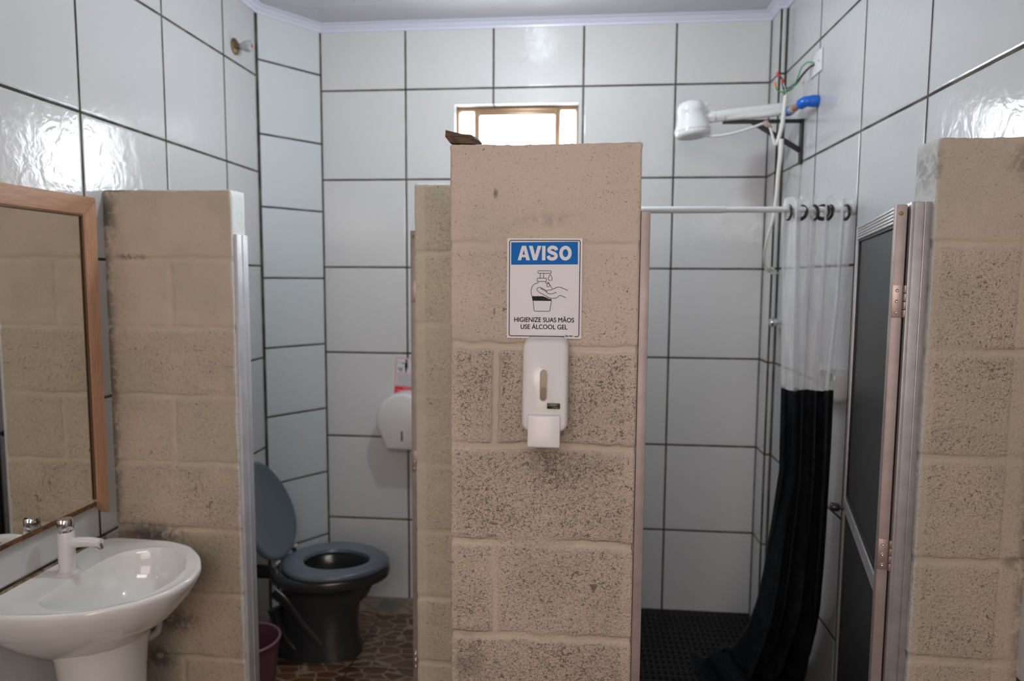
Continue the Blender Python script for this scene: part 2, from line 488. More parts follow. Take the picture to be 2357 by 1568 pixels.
# window: outer frame, tilting centre sash, three panes
win = bpy.data.objects.new('window_1', None); COL.objects.link(win); win.location = ((WX0+WX1)/2, .08, WZ0)
struct(win, 'small high window with bloom-tinted frame and blown-out daylight in the back wall')
def rect_frame(x0, x1, z0, z1, y0, y1, w_, wt=None):
    b = nb(); wt = wt or w_
    abox(b, x0, x0+w_, y0, y1, z0, z1, .002); abox(b, x1-w_, x1, y0, y1, z0, z1, .002)
    abox(b, x0+w_, x1-w_, y0, y1, z1-wt, z1, .002); abox(b, x0+w_, x1-w_, y0, y1, z0, z0+w_, .002); return b
obj('window_frame', rect_frame(WX0, WX1, WZ0, WZ1, .06, .105, .013, .020), M_winframe, win)
bm = nb(); abox(bm, .330, .345, .062, .10, WZ0+.013, WZ1-.02, .002); abox(bm, .742, .757, .062, .10, WZ0+.013, WZ1-.02, .002)
obj('mullion', bm, M_winframe, win)
obj('sash', rect_frame(.345, .742, WZ0+.014, WZ1-.021, .052, .078, .013, .020), M_winframe, win)
for x0, x1 in ((.256, .330), (.358, .729), (.757, .8315)):
    obj('pane', abox(nb(), x0, x1, .082, .086, WZ0+.014, WZ1-.02), M_glass, win, smooth=None)

# ------------------------------------------------------------------ block walls
def block_wall(name, box, joints, vfun, mat, res=.005, pores=None, stains=(), white=None, label=None, top_rough=.003, seed=0, edge_r=.006):
    """a rough painted concrete-block wall: closed box of fine grid, edges worn, mortar joints sunk in"""
    x0, x1, y0, y1, z0, z1 = box
    lo = np.array([x0, y0, z0]); hi = np.array([x1, y1, z1]); size = hi-lo
    nx, ny, nz = [max(2, int(round(s/res))) for s in size]
    idx = {}; V = []; Fc = []
    N3 = (nx, ny, nz)
    def vid(i, j, k):
        key = (i, j, k)
        if key not in idx:
            idx[key] = len(V); V.append((x0+size[0]*i/nx, y0+size[1]*j/ny, z0+size[2]*k/nz))
        return idx[key]
    for a, b_, c_ in ((0, 1, 2), (0, 2, 1), (1, 2, 0)):
        for side in (0, N3[c_]):
            for i in range(N3[a]):
                for j in range(N3[b_]):
                    q = []
                    for di, dj in ((0, 0), (1, 0), (1, 1), (0, 1)):
                        t = [0, 0, 0]; t[a] = i+di; t[b_] = j+dj; t[c_] = side
                        q.append(vid(*t))
                    flip = (side == 0) ^ ((a, b_, c_) == (0, 2, 1))
                    Fc.append(q[::-1] if flip else q)
    P = np.array(V)
    # rounded, worn edges
    wob = np.array([noise.noise(Vector(p)*9+Vector((seed, 0, 0))) for p in V])
    wob2 = np.array([noise.noise(Vector(p)*42+Vector((seed, 5, 0))) for p in V])
    rr = edge_r*(1+.5*wob+.6*wob2); rr = np.clip(rr, .002, .02)[:, None]
    Q = np.clip(P, lo+rr, hi-rr); D = P-Q; L_ = np.linalg.norm(D, axis=1, keepdims=True); L_[L_ < 1e-9] = 1
    Nn = D/L_; P2 = Q+Nn*rr
    u = P[:, 0] if (x1-x0) > (y1-y0) else P[:, 1]
    # joints
    jw = .009
    wz = np.array([.006*noise.noise(Vector((p[0]*7, p[1]*7, p[2]*3+seed)))+.0035*noise.noise(Vector((p[0]*31, p[1]*31, p[2]*23+seed))) for p in V])
    vary = np.clip(.72+.75*np.array([noise.noise(Vector((p[0]*6+9, p[1]*6, p[2]*4.5+seed*3))) for p in V]), .2, 1)
    J = np.zeros(len(V))
    for zj in joints:
        J = np.maximum(J, np.clip(1.5-np.abs(P[:, 2]+wz-zj)/jw, 0, 1))
    edges = sorted(list(joints)+[z0, z1]); course = np.searchsorted(edges, P[:, 2])
    ncourse = len(edges)-1
    for c in range(1, len(edges)):
        ctop = len(edges)-1-c
        for uj in vfun(ctop):
            sel = course == c
            J[sel] = np.maximum(J[sel], .8*np.clip(1.5-np.abs(u[sel]+wz[sel]-uj)/jw, 0, 1))
    J = J*J*(3-2*J)*vary
    lay = np.array([noise.noise(Vector(p)*5+Vector((3, seed, 1))) for p in V])
    dep = .0036*J - .0012*wob - .0007*wob2 - .0008*lay
    topm = (P[:, 2] > z1-.012)
    dep = dep + topm*(np.abs(wob2)*top_rough+wob*top_rough*.8)
    P2 = P2 - Nn*dep[:, None]
    me = bpy.data.meshes.new(name)
    me.from_pydata(P2.tolist(), [], Fc); me.update()
    A = me.attributes.new('joint', 'FLOAT', 'POINT'); A.data.foreach_set('value', J.astype(np.float32))
    pv = np.array([(pores(ncourse-c_, uu) if pores else .5) for c_, uu in zip(course, u)], dtype=np.float32)
    A = me.attributes.new('pores', 'FLOAT', 'POINT'); A.data.foreach_set('value', pv)
    st = np.zeros(len(V))
    for su, sz, ru, rz, amt in stains:
        st = np.maximum(st, amt*np.clip(1.4-np.sqrt(((u-su)/ru)**2+((P[:, 2]-sz)/rz)**2)*1.2, 0, 1))
    A = me.attributes.new('stain', 'FLOAT', 'POINT'); A.data.foreach_set('value', st.astype(np.float32))
    wh = np.zeros(len(V)) if white is None else np.clip(white(P, Nn, wob, wob2), 0, 1)
    A = me.attributes.new('white', 'FLOAT', 'POINT'); A.data.foreach_set('value', wh.astype(np.float32))
    return struct(link(name, me, mat, None, smooth=60), label)

H = .2125
post_pores = [.10, .42, .95, 1.0, .95, 1.0, .9, .9, .9, .9]
block_wall('wall_center', (.583, .978, -1.97, -1.88, 0, 1.946), [1.738-H*k for k in range(9)],
           lambda c: [.682] if c % 2 == 0 else [], M_block, .0045,
           pores=lambda c, uu: post_pores[min(max(c, 0), 9)]*(.75 if (uu < .60 or uu > .955) else 1),
           stains=[(.679, 1.845, .005, .013, 1.0), (.678, 1.60, .004, .01, 1.0), (.80, 1.10+.17, .07, .05, .45), (.62, .83, .05, .07, .5), (.86, 1.27, .09, .04, .35), (.80, 1.66+.13, .09, .02, .25)], seed=1,
           label='pale beige painted concrete block pier with the notice on it')
block_wall('wall_stall_left', (XL-.01, -.208, -1.36, -1.27, 0, 1.936), [1.722-.2155*k for k in range(8)],
           lambda c: [-.415] if c % 2 == 1 else [], M_block3, .006,
           pores=lambda c, uu: [.10, .15, .7, .6, .8, .65, .7, .6, .6, .6][min(max(c, 0), 9)],
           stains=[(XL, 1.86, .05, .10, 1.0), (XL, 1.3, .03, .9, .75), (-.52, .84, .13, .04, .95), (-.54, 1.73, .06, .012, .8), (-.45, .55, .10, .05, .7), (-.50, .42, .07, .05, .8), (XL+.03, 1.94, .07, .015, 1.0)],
           white=lambda P, n, a, b: np.clip((P[:, 0]+.2145+.004*a)*400, 0, 1)*np.where(P[:, 2] > 0, 1, 0), seed=2, edge_r=.009,
           label='beige block screen wall beside the mirror with a white end face')
block_wall('wall_stall_front', (.366, .75, -1.375, -1.285, 0, 1.947), [1.744-.2135*k for k in range(9)],
           lambda c: [], M_block2, .006, pores=lambda c, uu: .62 if uu > .40 else .15, seed=3,
           white=lambda P, n, a, b: .8*np.clip((P[:, 2]-1.938)*200, 0, 1),
           label='greenish beige block wall set back behind the pier')
block_wall('wall_partition', (.66, .75, -1.285, -.002, 0, 1.94), [1.744-.2135*k for k in range(9)],
           lambda c: [-.3, -.7, -1.1] if c % 2 else [-.5, -.9], M_block2, .014, seed=4)
block_wall('wall_partition_front', (.66, .75, -1.88, -1.375, 0, 1.94), [1.744-.2135*k for k in range(9)],
           lambda c: [], M_block2, .014, seed=6)
block_wall('wall_stall_right', (1.548, XR+.01, -1.97, -1.88, 0, 1.948), [1.742-.2145*k for k in range(9)],
           lambda c: [], M_block4, .0045, pores=lambda c, uu: [.12, .7, .8, .75, .75, .7, .7, .7, .7, .7][min(max(c, 0), 9)]*(.4 if uu < 1.565 or uu > 1.71 else 1),
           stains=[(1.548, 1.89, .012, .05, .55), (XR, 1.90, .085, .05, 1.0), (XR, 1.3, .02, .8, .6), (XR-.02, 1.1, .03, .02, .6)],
           white=lambda P, n, a, b: np.where(P[:, 0] < 1.5495, .95, 0)*1.0, seed=5, edge_r=.005,
           label='beige painted block wall at the right with a mouldy top corner')

# small chip of rust and a mortar smear on the pier stay in its own surface
# ------------------------------------------------------------------ aluminium jambs
def jamb(name, parts, mat, label):
    b = nb()
    for p in parts: abox(b, *p, .0012)
    return struct(obj(name, b, mat), label)
jamb('trim_2', [(.979, .998, -1.966, -1.90, 0, 1.808), (.975, .981, -1.955, -1.90, 0, 1.808)], M_alu_pink, 'pinkish aluminium door jamb on the pier edge')
jamb('trim_3', [(1.515, 1.548, -1.958, -1.895, 0, 1.826), (1.509, 1.517, -1.958, -1.947, 0, 1.826), (1.533, 1.536, -1.962, -1.957, 0, 1.826)], M_alu, 'satin aluminium jamb fixed to the right block wall')
jamb('trim_4', [(-.209, -.198, -1.352, -1.312, 0, 1.80), (-.209, -.203, -1.312, -1.270, 0, 1.80), (-.209, -.196, -1.3175, -1.3125, 0, 1.80)], pm('pale_aluminium', (.60, .59, .62), .45, .2, nscale=12, mottled=.12), 'grey aluminium jamb on the white end of the left block wall')

# ------------------------------------------------------------------ stall doors
def stall_door(loc, rz, L_, top, label, group):
    t = thing('stall_door', label, 'door', loc, group)
    t.rotation_euler = (0, 0, rz)
    M = Matrix.Translation(loc) @ Matrix.Rotation(rz, 4, 'Z')
    th = .020; sw = .030; bot = .16
    def part(name, boxes, mat, bev=.0012, par=t):
        b = nb()
        for q in boxes: abox(b, *q, bev)
        bmesh.ops.transform(b, matrix=M, verts=b.verts)
        return obj(name, b, mat, par)
    part('hinge_stile', [(0, sw, -th, 0, bot, top)], M_alu_pink)
    part('free_stile', [(L_-sw, L_, -th, 0, bot, top)], M_alu)
    def rail(name, z1, h):
        b = []
        nrib = 5
        b.append((sw, L_-sw, -th+.001, -.0022, z1-h, z1))
        for i in range(nrib):
            za = z1-h+h*i/nrib
            b.append((sw, L_-sw, -.004, 0, za+.0009, za+h/nrib-.0009))
        return part(name, b, M_alu, .0004)
    rail('top_rail', top-.002, .036)
    rail('middle_rail', 1.036, .036)
    rail('bottom_rail', bot+.036, .036)
    for nm, z0, z1 in (('upper_panel', 1.036, top-.038), ('lower_panel', bot+.036, 1.0)):
        part(nm, [(sw-.004, L_-sw+.004, -.014, -.009, z0-.002, z1+.002)], M_panel, 0)
        part('lip_shade', [(sw, sw+.006, -.012, -.004, z0, z1), (L_-sw-.006, L_-sw, -.012, -.004, z0, z1), (sw, L_-sw, -.012, -.004, z1-.006, z1), (sw, L_-sw, -.012, -.004, z0, z0+.010)], M_lipshade, .0005)
    # black latch knob near the free edge, level with the middle rail
    b = nb(); lathe(b, [(0, 0), (.006, 0), (.006, .012), (.011, .013), (.0125, .016), (.0125, .034), (.011, .037), (.006, .038), (0, .038)], Matrix.Translation((L_-.03, -.001, 1.006)) @ Matrix.Rotation(-PI/2, 4, 'X'), 24)
    bmesh.ops.transform(b, matrix=M, verts=b.verts); obj('latch_knob', b, M_black, t)
    b = nb(); lathe(b, [(0, 0), (.0042, 0), (.0035, .0014), (.001, .0018), (0, .0012)], Matrix.Translation((0, -.009, top-.018)) @ Matrix.Rotation(-PI/2, 4, 'Y'), 16)
    bmesh.ops.transform(b, matrix=M, verts=b.verts); obj('screw', b, M_brass, t)
    for zc in (1.628, 1.098, .45):
        b = nb(); abox(b, -.0016, 0, -.0185, -.0005, zc-.033, zc+.033, .0005)
        bmesh.ops.transform(b, matrix=M, verts=b.verts); h = obj('hinge', b, M_steel, t)
        b = nb(); z = zc-.033
        for i in range(4):
            cyl(b, (-.003, -.0235, z+.0006), (-.003, -.0235, z+.0159), .0042, n=16, bev=.0006); z += .0165
        bmesh.ops.transform(b, matrix=M, verts=b.verts); obj('knuckle', b, M_steel, h)
        for dz in (-.022, 0, .022):
            b = nb(); lathe(b, [(.0036, 0), (.0036, .0010), (.0026, .0016), (.0014, .0008), (0, .0004)], Matrix.Translation((-.0016, -.009, zc+dz)) @ Matrix.Rotation(-PI/2, 4, 'Y'), 16)
            bmesh.ops.transform(b, matrix=M, verts=b.verts); obj('rivet', b, M_chrome, h)
    return t
stall_door((1.487, -1.943, 0), math.atan2(.61, .157), .63, 1.822, 'black panelled aluminium door swung open in front of the shower curtain', 'stall doors')
stall_door((.3435, -1.335, 0), math.radians(89.3), .60, 1.812, 'narrow aluminium door seen edge-on beside the toilet roll dispenser', 'stall doors')

# ------------------------------------------------------------------ notice on the pier
SX0, SX1, SZ0, SZ1 = .7045, .8605, 1.5445, 1.7525
YP = -1.9745
def on_sign(px, py, d=0.0):      # fractions of the notice
    return (SX0+(SX1-SX0)*px, YP-.0016-d, SZ1-(SZ1-SZ0)*py)
sign = thing('notice_sign', 'white and blue AVISO hand hygiene notice stuck on the block pier', 'sign', ((SX0+SX1)/2, YP, SZ0))
obj('board', abox(nb(), SX0, SX1, YP-.0014, YP+.004, SZ0, SZ1, .0003), M_white, sign, smooth=None)
MS = Matrix.Translation((SX0, YP-.0015, SZ1)) @ Matrix.Rotation(PI/2, 4, 'X')
W_, H_ = SX1-SX0, SZ1-SZ0
def flat(name, polys, mat, d=.0003, parent=sign, M=MS, z=0.0):
    b = nb()
    for p in polys: prism(b, p, z, z+d, M)
    return obj(name, b, mat, parent, smooth=None)
def ribbon(pts, wd, closed=False):
    """outline strip as quads (list of polys) along 2D points"""
    out = []; P = [Vector(p) for p in pts]; n = len(P)
    def nrm(i):
        a = P[(i-1) % n] if (closed or i > 0) else P[i]; b = P[(i+1) % n] if (closed or i < n-1) else P[i]
        d = (b-a); d = d.normalized() if d.length else Vector((1, 0)); return Vector((-d.y, d.x))*wd/2
    for i in range(n if closed else n-1):
        j = (i+1) % n; a, b = nrm(i), nrm(j)
        out.append([tuple(P[i]+a), tuple(P[i]-a), tuple(P[j]-b), tuple(P[j]+b)])
    return out
def sp(pts, k=8): return [(p.x, p.y) for p in catmull([(a, b, 0) for a, b in pts], k)]
# crop pixels (769-wide view of the sign) -> metres on the notice; its corners there are 143,62 .. 655,740
def q(x, y): return ((x-145)/507*W_, -(y-62)/678*H_)
flat('border', ribbon([(x, y) for x, y in rrect(W_*.935, H_*.955, .004, W_*.5, -H_*.4985)], .0016, True), M_ink)
flat('header_band', [[q(173, 240), q(622, 236), q(620, 85), q(173, 90)]], M_signblue)
ol = []
def Q(*p): return [q(a, b) for a, b in p]
LW = .00105
ol += ribbon(rrect(90/507*W_, 17/678*H_, .0022, *q(400, 289), n=5), LW, True)            # pump head
ol += ribbon(Q((370, 298), (370, 330)), LW) + ribbon(Q((393, 298), (393, 330)), LW)
ol += ribbon(rrect(62/507*W_, 22/678*H_, .0012, *q(382, 341), n=4), LW, True)            # collar
ol += ribbon(Q((357, 352), (357, 361)), LW) + ribbon(Q((407, 352), (407, 361)), LW)
ol += ribbon(sp(Q((357, 361), (336, 368), (318, 386), (309, 415), (312, 440), (320, 470), (326, 505), (330, 545), (338, 554))), LW)
ol += ribbon(Q((338, 554), (432, 554)), LW)
ol += ribbon(sp(Q((432, 554), (438, 548), (442, 520), (449, 482))), LW)
ol += ribbon(sp(Q((407, 361), (428, 368), (440, 380), (451, 402))), LW)
def drop(cx, cy, s):
    pts = []
    for i in range(25):
        a = 2*PI*i/24; r = s*(.62 if math.cos(a) < 0 else .62+.75*math.cos(a)**4)
        pts.append(q(cx+s*.62*math.sin(a), cy-r*math.cos(a)))
    return ribbon(pts, LW, False)
ol += drop(438, 333, 21) + drop(425, 378, 16)
ol += ribbon(sp(Q((558, 412), (530, 400), (500, 390), (472, 396), (446, 408), (425, 410), (416, 416), (420, 430), (440, 436), (466, 430), (482, 424))), LW)
ol += ribbon(sp(Q((416, 416), (395, 404), (372, 393), (354, 396), (350, 410), (366, 426), (400, 444), (430, 460), (452, 466), (480, 462), (505, 446), (525, 452), (545, 461))), LW)
ol += ribbon(sp(Q((372, 400), (392, 408), (414, 424))), LW)
flat('pump_bottle_icon', ol, M_ink)
flat('bottle_label_band', [Q((316, 452), (392, 452), (430, 470), (448, 470), (447, 483), (321, 483))], M_ink)

def text(name, body, centre, height, width, mat, M, parent, bold=.0, z=.0004, smear=0):
    c = bpy.data.curves.new(name, 'FONT'); c.body = body; c.size = 1.0; c.align_x = 'LEFT'; c.offset = bold; c.extrude = 0
    o = bpy.data.objects.new(name, c); COL.objects.link(o)
    dg = bpy.context.evaluated_depsgraph_get()
    me = bpy.data.meshes.new_from_object(o.evaluated_get(dg)); bpy.data.objects.remove(o)
    if smear:
        b0 = bmesh.new(); b0.from_mesh(me); me2 = me.copy()
        for dx_, dy_ in ((smear, 0), (-smear, 0), (0, smear*.6), (0, -smear*.6)):
            me3 = me2.copy(); me3.transform(Matrix.Translation((dx_, dy_, dx_*.001+dy_*.0007))); b0.from_mesh(me3)
        b0.to_mesh(me); b0.free()
    co = np.array([v.co[:] for v in me.vertices])
    a, b = co.min(0), co.max(0)
    base = co[:, 1]; hgt = b[1]-a[1]
    for v in me.vertices:
        x = (v.co.x-(a[0]+b[0])/2)/(b[0]-a[0])*width + centre[0]
        y = (v.co.y-(a[1]+b[1])/2)/hgt*height + centre[1]
        v.co = M @ Vector((x, y, z))
    return link(name, me, mat, parent)
hl = [Q((217, 210), (245, 113), (273, 113), (300, 210), (275, 210), (270, 190), (245, 190), (240, 210)),
      Q((292, 113), (318, 113), (334, 176), (351, 113), (376, 113), (347, 210), (321, 210)), Q((381, 113), (404, 113), (404, 210), (381, 210))]
flat('heading_letters', hl, M_white, .0003, z=.0004)
flat('heading_letter_hole', [Q((250, 172), (258, 140), (266, 172))], M_signblue, .0003, z=.0006)
SL = 23/507*W_
def thick(pts, closed=False): return ribbon(sp(Q(*pts), 10), SL, closed)
flat('heading_letters', thick(((478, 142), (473, 130), (462, 124), (445, 123), (432, 130), (427, 141), (433, 151), (449, 159), (466, 166), (475, 177), (472, 191), (459, 199), (443, 200), (429, 194), (423, 180))), M_white, .0003, z=.0004)
oc = q(538, 161.5)
flat('heading_letters', ribbon([(oc[0]+30/507*W_*math.cos(2*PI*i/40), oc[1]+38/678*H_*math.sin(2*PI*i/40)) for i in range(40)], SL, True), M_white, .0003, z=.0004)
text('band_text', 'ÁLCOOL GEL', q(382, 466), 21/678*H_, 108/507*W_, M_white, MS, sign, smear=.007, z=.0007)
text('message_text', 'HIGIENIZE SUAS MÃOS', q(399, 608), 40/678*H_, 406/507*W_, M_ink, MS, sign, smear=.014, z=.0005)
text('message_text', 'USE ÁLCOOL GEL', q(399, 656), 40/678*H_, 318/507*W_, M_ink, MS, sign, smear=.014, z=.0005)
flat('maker_mark_gap', [Q((538, 727), (606, 727), (606, 713), (538, 713))], M_white, .0004)
text('maker_mark', 'Sinalize', q(572, 720), 10/678*H_, 58/507*W_, M_ink, MS, sign, bold=.05, z=.0007)

# ------------------------------------------------------------------ soap dispenser
disp = thing('soap_dispenser', 'white wall-mounted gel soap dispenser under the blue and white notice', 'soap dispenser', (.789, -1.975, 1.33))
def disp_ring(y, w0, h0, w1=None, r=.014, zc=None, zt=1.549, zb=1.362):
    return [(x, y, z) for x, z in rrect(w0, (zt-zb)-h0, r, .789, (zt+zb)/2-h0*.0, 6)]
bm = nb()
prof = []      # side profile of the shell: depth at each height, top slopes back
rings = [disp_ring(-1.972, .093, 0, r=.016), disp_ring(-2.025, .093, 0, r=.018), disp_ring(-2.048, .0915, .002, r=.018),
         disp_ring(-2.058, .087, .008, r=.016), disp_ring(-2.062, .078, .018, r=.012)]
loft(bm, rings)
for v in bm.verts:          # upper part leans back to the wall
    if v.co.z > 1.49 and v.co.y < -2.0:
        v.co.y += (v.co.z-1.49)*.42
obj('casing', bm, M_plastic, disp, smooth=50)
# sight window
b = nb(); prism(b, rrect(.0135, .062, .0067, .7865, 1.459), 0, .0018, Matrix.Translation((0, -2.0618, 0)) @ Matrix.Rotation(PI/2, 4, 'X'))
obj('sight_window', b, pm('amber_window', (.26, .19, .13), .15), disp)
b = nb(); prism(b, rrect(.0105, .026, .0052, .7865, 1.443), 0, .0006, Matrix.Translation((0, -2.0636, 0)) @ Matrix.Rotation(PI/2, 4, 'X'))
obj('gel_level', b, pm('gel_brown', (.17, .12, .065), .2), disp)
b = nb(); abox(b, .7945, .820, -2.0632, -2.058, 1.4125, 1.423, .001); lb = obj('badge', b, M_black, disp)
MB = Matrix.Translation((0, -2.0633, 0)) @ Matrix.Rotation(PI/2, 4, 'X')
M_badge = pm('badge_gold_print', (.30, .20, .09), .4)
text('badge_text', 'premisse', (.8055, 1.4197), .0042, .020, M_badge, MB, disp, z=.0001)
text('badge_text', 'urban', (.8115, 1.4158), .0038, .012, M_badge, MB, disp, z=.0001)
# push lever
b = nb()
prism(b, [(-2.006, 1.3995), (-2.063, 1.4005), (-2.0685, 1.3985), (-2.074, 1.338), (-2.070, 1.3345), (-2.03, 1.333), (-2.00, 1.345)], .7565, .8205, Matrix(((0, 0, 1, 0), (1, 0, 0, 0), (0, 1, 0, 0), (0, 0, 0, 1))))
bmesh.ops.bevel(b, geom=b.edges[:], offset=.0022, segments=3, affect='EDGES', profile=.5)
obj('push_lever', b, M_plastic, disp)
b = nb(); cyl(b, (.789, -2.03, 1.345), (.789, -2.03, 1.327), .006, n=16); obj('nozzle', b, M_plastic, disp)

# ------------------------------------------------------------------ wood scrap on the pier
b = nb()
poly = [(.5735, 1.9755), (.5725, 1.962), (.5835, 1.9485), (.6265, 1.9475), (.6365, 1.9465), (.6335, 1.9585), (.628, 1.9655), (.606, 1.968)]
rg = []
for yy, k, sh in ((-1.967, 1.0, 0), (-1.955, 1.02, .001), (-1.935, 1.0, .006), (-1.915, .96, .010)):
    rg.append([(.61+(x-.61)*k+sh, yy+.002*math.sin(i*2.1), 1.9475+(z-1.9475)*k) for i, (x, z) in enumerate(poly)])
loft(b, rg)
tag(obj('wood_scrap', b, M_scrap, smooth=25), 'small dark wedge of broken wood lying on top of the block pier', 'wood')

# ------------------------------------------------------------------ mirror
mir = thing('wall_mirror', 'large mirror in a light wooden frame with its bottom rail missing', 'mirror', (XL, -1.72, .98))
MX = XL+.022
obj('mirror_glass', abox(nb(), MX-.005, MX-.001, -1.985, -1.482, .980, 1.853), M_mirror, mir, smooth=None)
b = nb(); abox(b, XL, MX-.005, -1.985, -1.50, 1.0, 1.85); obj('backing_board', b, M_rust, mir, smooth=None)
b = nb(); abox(b, MX-.006, MX+.001, -1.985, -1.482, .968, .982, .001); obj('glass_bottom_edge', b, M_rust, mir)
Myz = Matrix(((0, 0, 1, 0), (1, 0, 0, 0), (0, 1, 0, 0), (0, 0, 0, 1)))
def rail3(name, poly, mat):
    b = nb(); prism(b, poly, XL+.001, MX+.008, Myz)
    bmesh.ops.bevel(b, geom=[e for e in b.edges if all(v.co.x > MX for v in e.verts)], offset=.003, segments=2, affect='EDGES')
    return obj(name, b, mat, mir)
rail3('frame_top_rail', [(-2.035, 1.903), (-1.430, 1.903), (-1.486, 1.847), (-1.98, 1.847)], M_frame_h)
rail3('frame_stile', [(-1.4302, 1.9028), (-1.4862, 1.8468), (-1.4862, .984), (-1.434, .932)], M_frame)
rail3('frame_stile', [(-2.0358, 1.9028), (-1.9802, 1.8468), (-1.9802, .984), (-2.034, .932)], M_frame)
b = nb(); abox(b, MX+.001, MX+.0045, -1.4905, -1.4862, .99, 1.845); abox(b, MX+.001, MX+.0045, -1.975, -1.4862, 1.8425, 1.847)
obj('frame_rebate', b, pm('dark_rebate', (.10, .05, .025), .6), mir)

# ------------------------------------------------------------------ sink
def resample(poly, c, n=72, smooth=2):
    out = []
    P = [Vector(p) for p in poly]; c = Vector(c)
    for i in range(n):
        a = 2*PI*i/n; d = Vector((math.cos(a), math.sin(a))); best = None
        for j in range(len(P)):
            p, q_ = P[j]-c, P[(j+1) % len(P)]-c; e = q_-p
            den = d.x*e.y-d.y*e.x
            if abs(den) < 1e-9: continue
            t = (p.x*e.y-p.y*e.x)/den; s = (p.x*d.y-p.y*d.x)/den
            if t > 0 and -1e-6 <= s <= 1+1e-6: best = t if best is None else max(best, t)
        out.append(best)
    for _ in range(smooth):
        out = [(out[i-1]+2*out[i]+out[(i+1) % n])/4 for i in range(n)]
    return [c+Vector((math.cos(2*PI*i/n), math.sin(2*PI*i/n)))*out[i] for i in range(n)]
SC = (-.42, -1.682)
outer = resample([(-.6225, -1.425), (-.52, -1.424), (-.40, -1.432), (-.315, -1.465), (-.245, -1.535), (-.200, -1.61), (-.185, -1.682), (-.197, -1.76), (-.245, -1.835), (-.322, -1.893), (-.42, -1.925), (-.54, -1.938), (-.6225, -1.938)], SC, 96, 2)
inner = resample([(-.505, -1.845), (-.512, -1.76), (-.512, -1.60), (-.498, -1.53), (-.462, -1.500), (-.410, -1.478), (-.345, -1.493), (-.285, -1.545), (-.244, -1.62), (-.232, -1.69), (-.243, -1.755), (-.274, -1.82), (-.335, -1.868), (-.40, -1.88), (-.46, -1.873)], SC, 96, 2)
def ringz(base, k, z, cen, wallclip=True):
    r = []
    for p in base:
        x = cen[0]+(p.x-cen[0])*k; y_ = cen[1]+(p.y-cen[1])*k
        r.append((max(x, XL+.003), y_, z))
    return r
sink = thing('pedestal_sink', 'white ceramic pedestal washbasin with a push tap below the mirror', 'sink', (-.46, -1.682, 0))
bm = nb(); CB = (-.505, -1.682)
rings = [ringz(outer, k, z, CB) for k, z in ((.36, .648), (.42, .656), (.52, .676), (.68, .712), (.82, .750), (.925, .790), (.975, .816), (.998, .832), (1.0, .840), (.992, .8465), (.975, .848), (.955, .8465))]
IC = (-.37, -1.682)
rings += [[((a[0]*.45+b_[0]*.55), (a[1]*.45+b_[1]*.55), .8435) for a, b_ in zip(ringz(outer, .955, 0, CB), ringz(inner, 1.035, 0, IC))]]
rings += [ringz(inner, k, z, IC) for k, z in ((1.035, .8435), (1.012, .8438), (.995, .840), (.978, .828), (.955, .800), (.91, .765), (.80, .733), (.55, .712), (.22, .702), (.08, .700))]
loft(bm, rings)
obj('basin', bm, M_ceramic, sink, smooth=60)
bm = nb()
lathe(bm, [(0, .0), (.125, 0), (.125, .02), (.112, .06), (.100, .18), (.098, .34), (.102, .46), (.107, .56), (.115, .63), (.126, .672), (.130, .684), (0, .684)], Matrix.Translation((-.467, -1.668, 0)) @ Matrix.Diagonal((1, 1.05, 1, 1)), 48)
obj('pedestal', bm, M_ceramic, sink, smooth=50)
b = nb(); lathe(b, [(.024, 0), (.024, .003), (.020, .004), (.012, .001), (0, .001)], Matrix.Translation((-.37, -1.682, .696)), 24); obj('drain_ring', b, M_chrome, sink)
# tap
FX, FY = -.556, -1.673
b = nb(); lathe(b, [(0, 0), (.031, 0), (.031, .002), (.027, .0045), (.0225, .007), (.0215, .012), (.0215, .112), (.0200, .116), (0, .116)], Matrix.Translation((FX, FY, .8435)), 36)
tap = obj('tap', b, M_plastic, sink)
b = nb(); lathe(b, [(0, 0), (.0165, 0), (.0165, .008), (.0195, .009), (.0205, .012), (.0205, .034), (.0185, .038), (.013, .040), (0, .0395)], Matrix.Translation((FX, FY, .9585)), 36)
obj('push_button', b, M_chrome, tap)
b = nb(); tube(b, [(FX+.010, FY, .928), (FX+.04, FY+.001, .9315), (FX+.07, FY+.003, .9325), (FX+.100, FY+.004, .9300)], .0132, 20, 6, lambda t: 1.1-.15*t)
obj('spout', b, M_plastic, tap, smooth=40)
b = nb(); cyl(b, (FX+.090, FY+.004, .928), (FX+.096, FY+.004, .911), .0105, n=24, bev=.001); obj('aerator', b, M_chrome, tap)
# mortar bead behind the basin
struct(obj('trim_5', abox(nb(), XL, XL+.008, -1.94, -1.425, .842, .852, .002), wood('stained_sealant', (.16, .08, .035), (.42, .33, .24), (20, 9, 30))), 'stained sealant line behind the washbasin')
# stub of waste pipe in the block wall
b = nb(); tube(b, [(-.545, -1.40, .505), (-.515, -1.395, .503), (-.495, -1.375, .515), (-.498, -1.358, .540)], .011, 14, 6)
tag(obj('waste_pipe_stub', b, M_plastic), 'short white pipe stub on the block wall behind the basin pedestal', 'pipe')

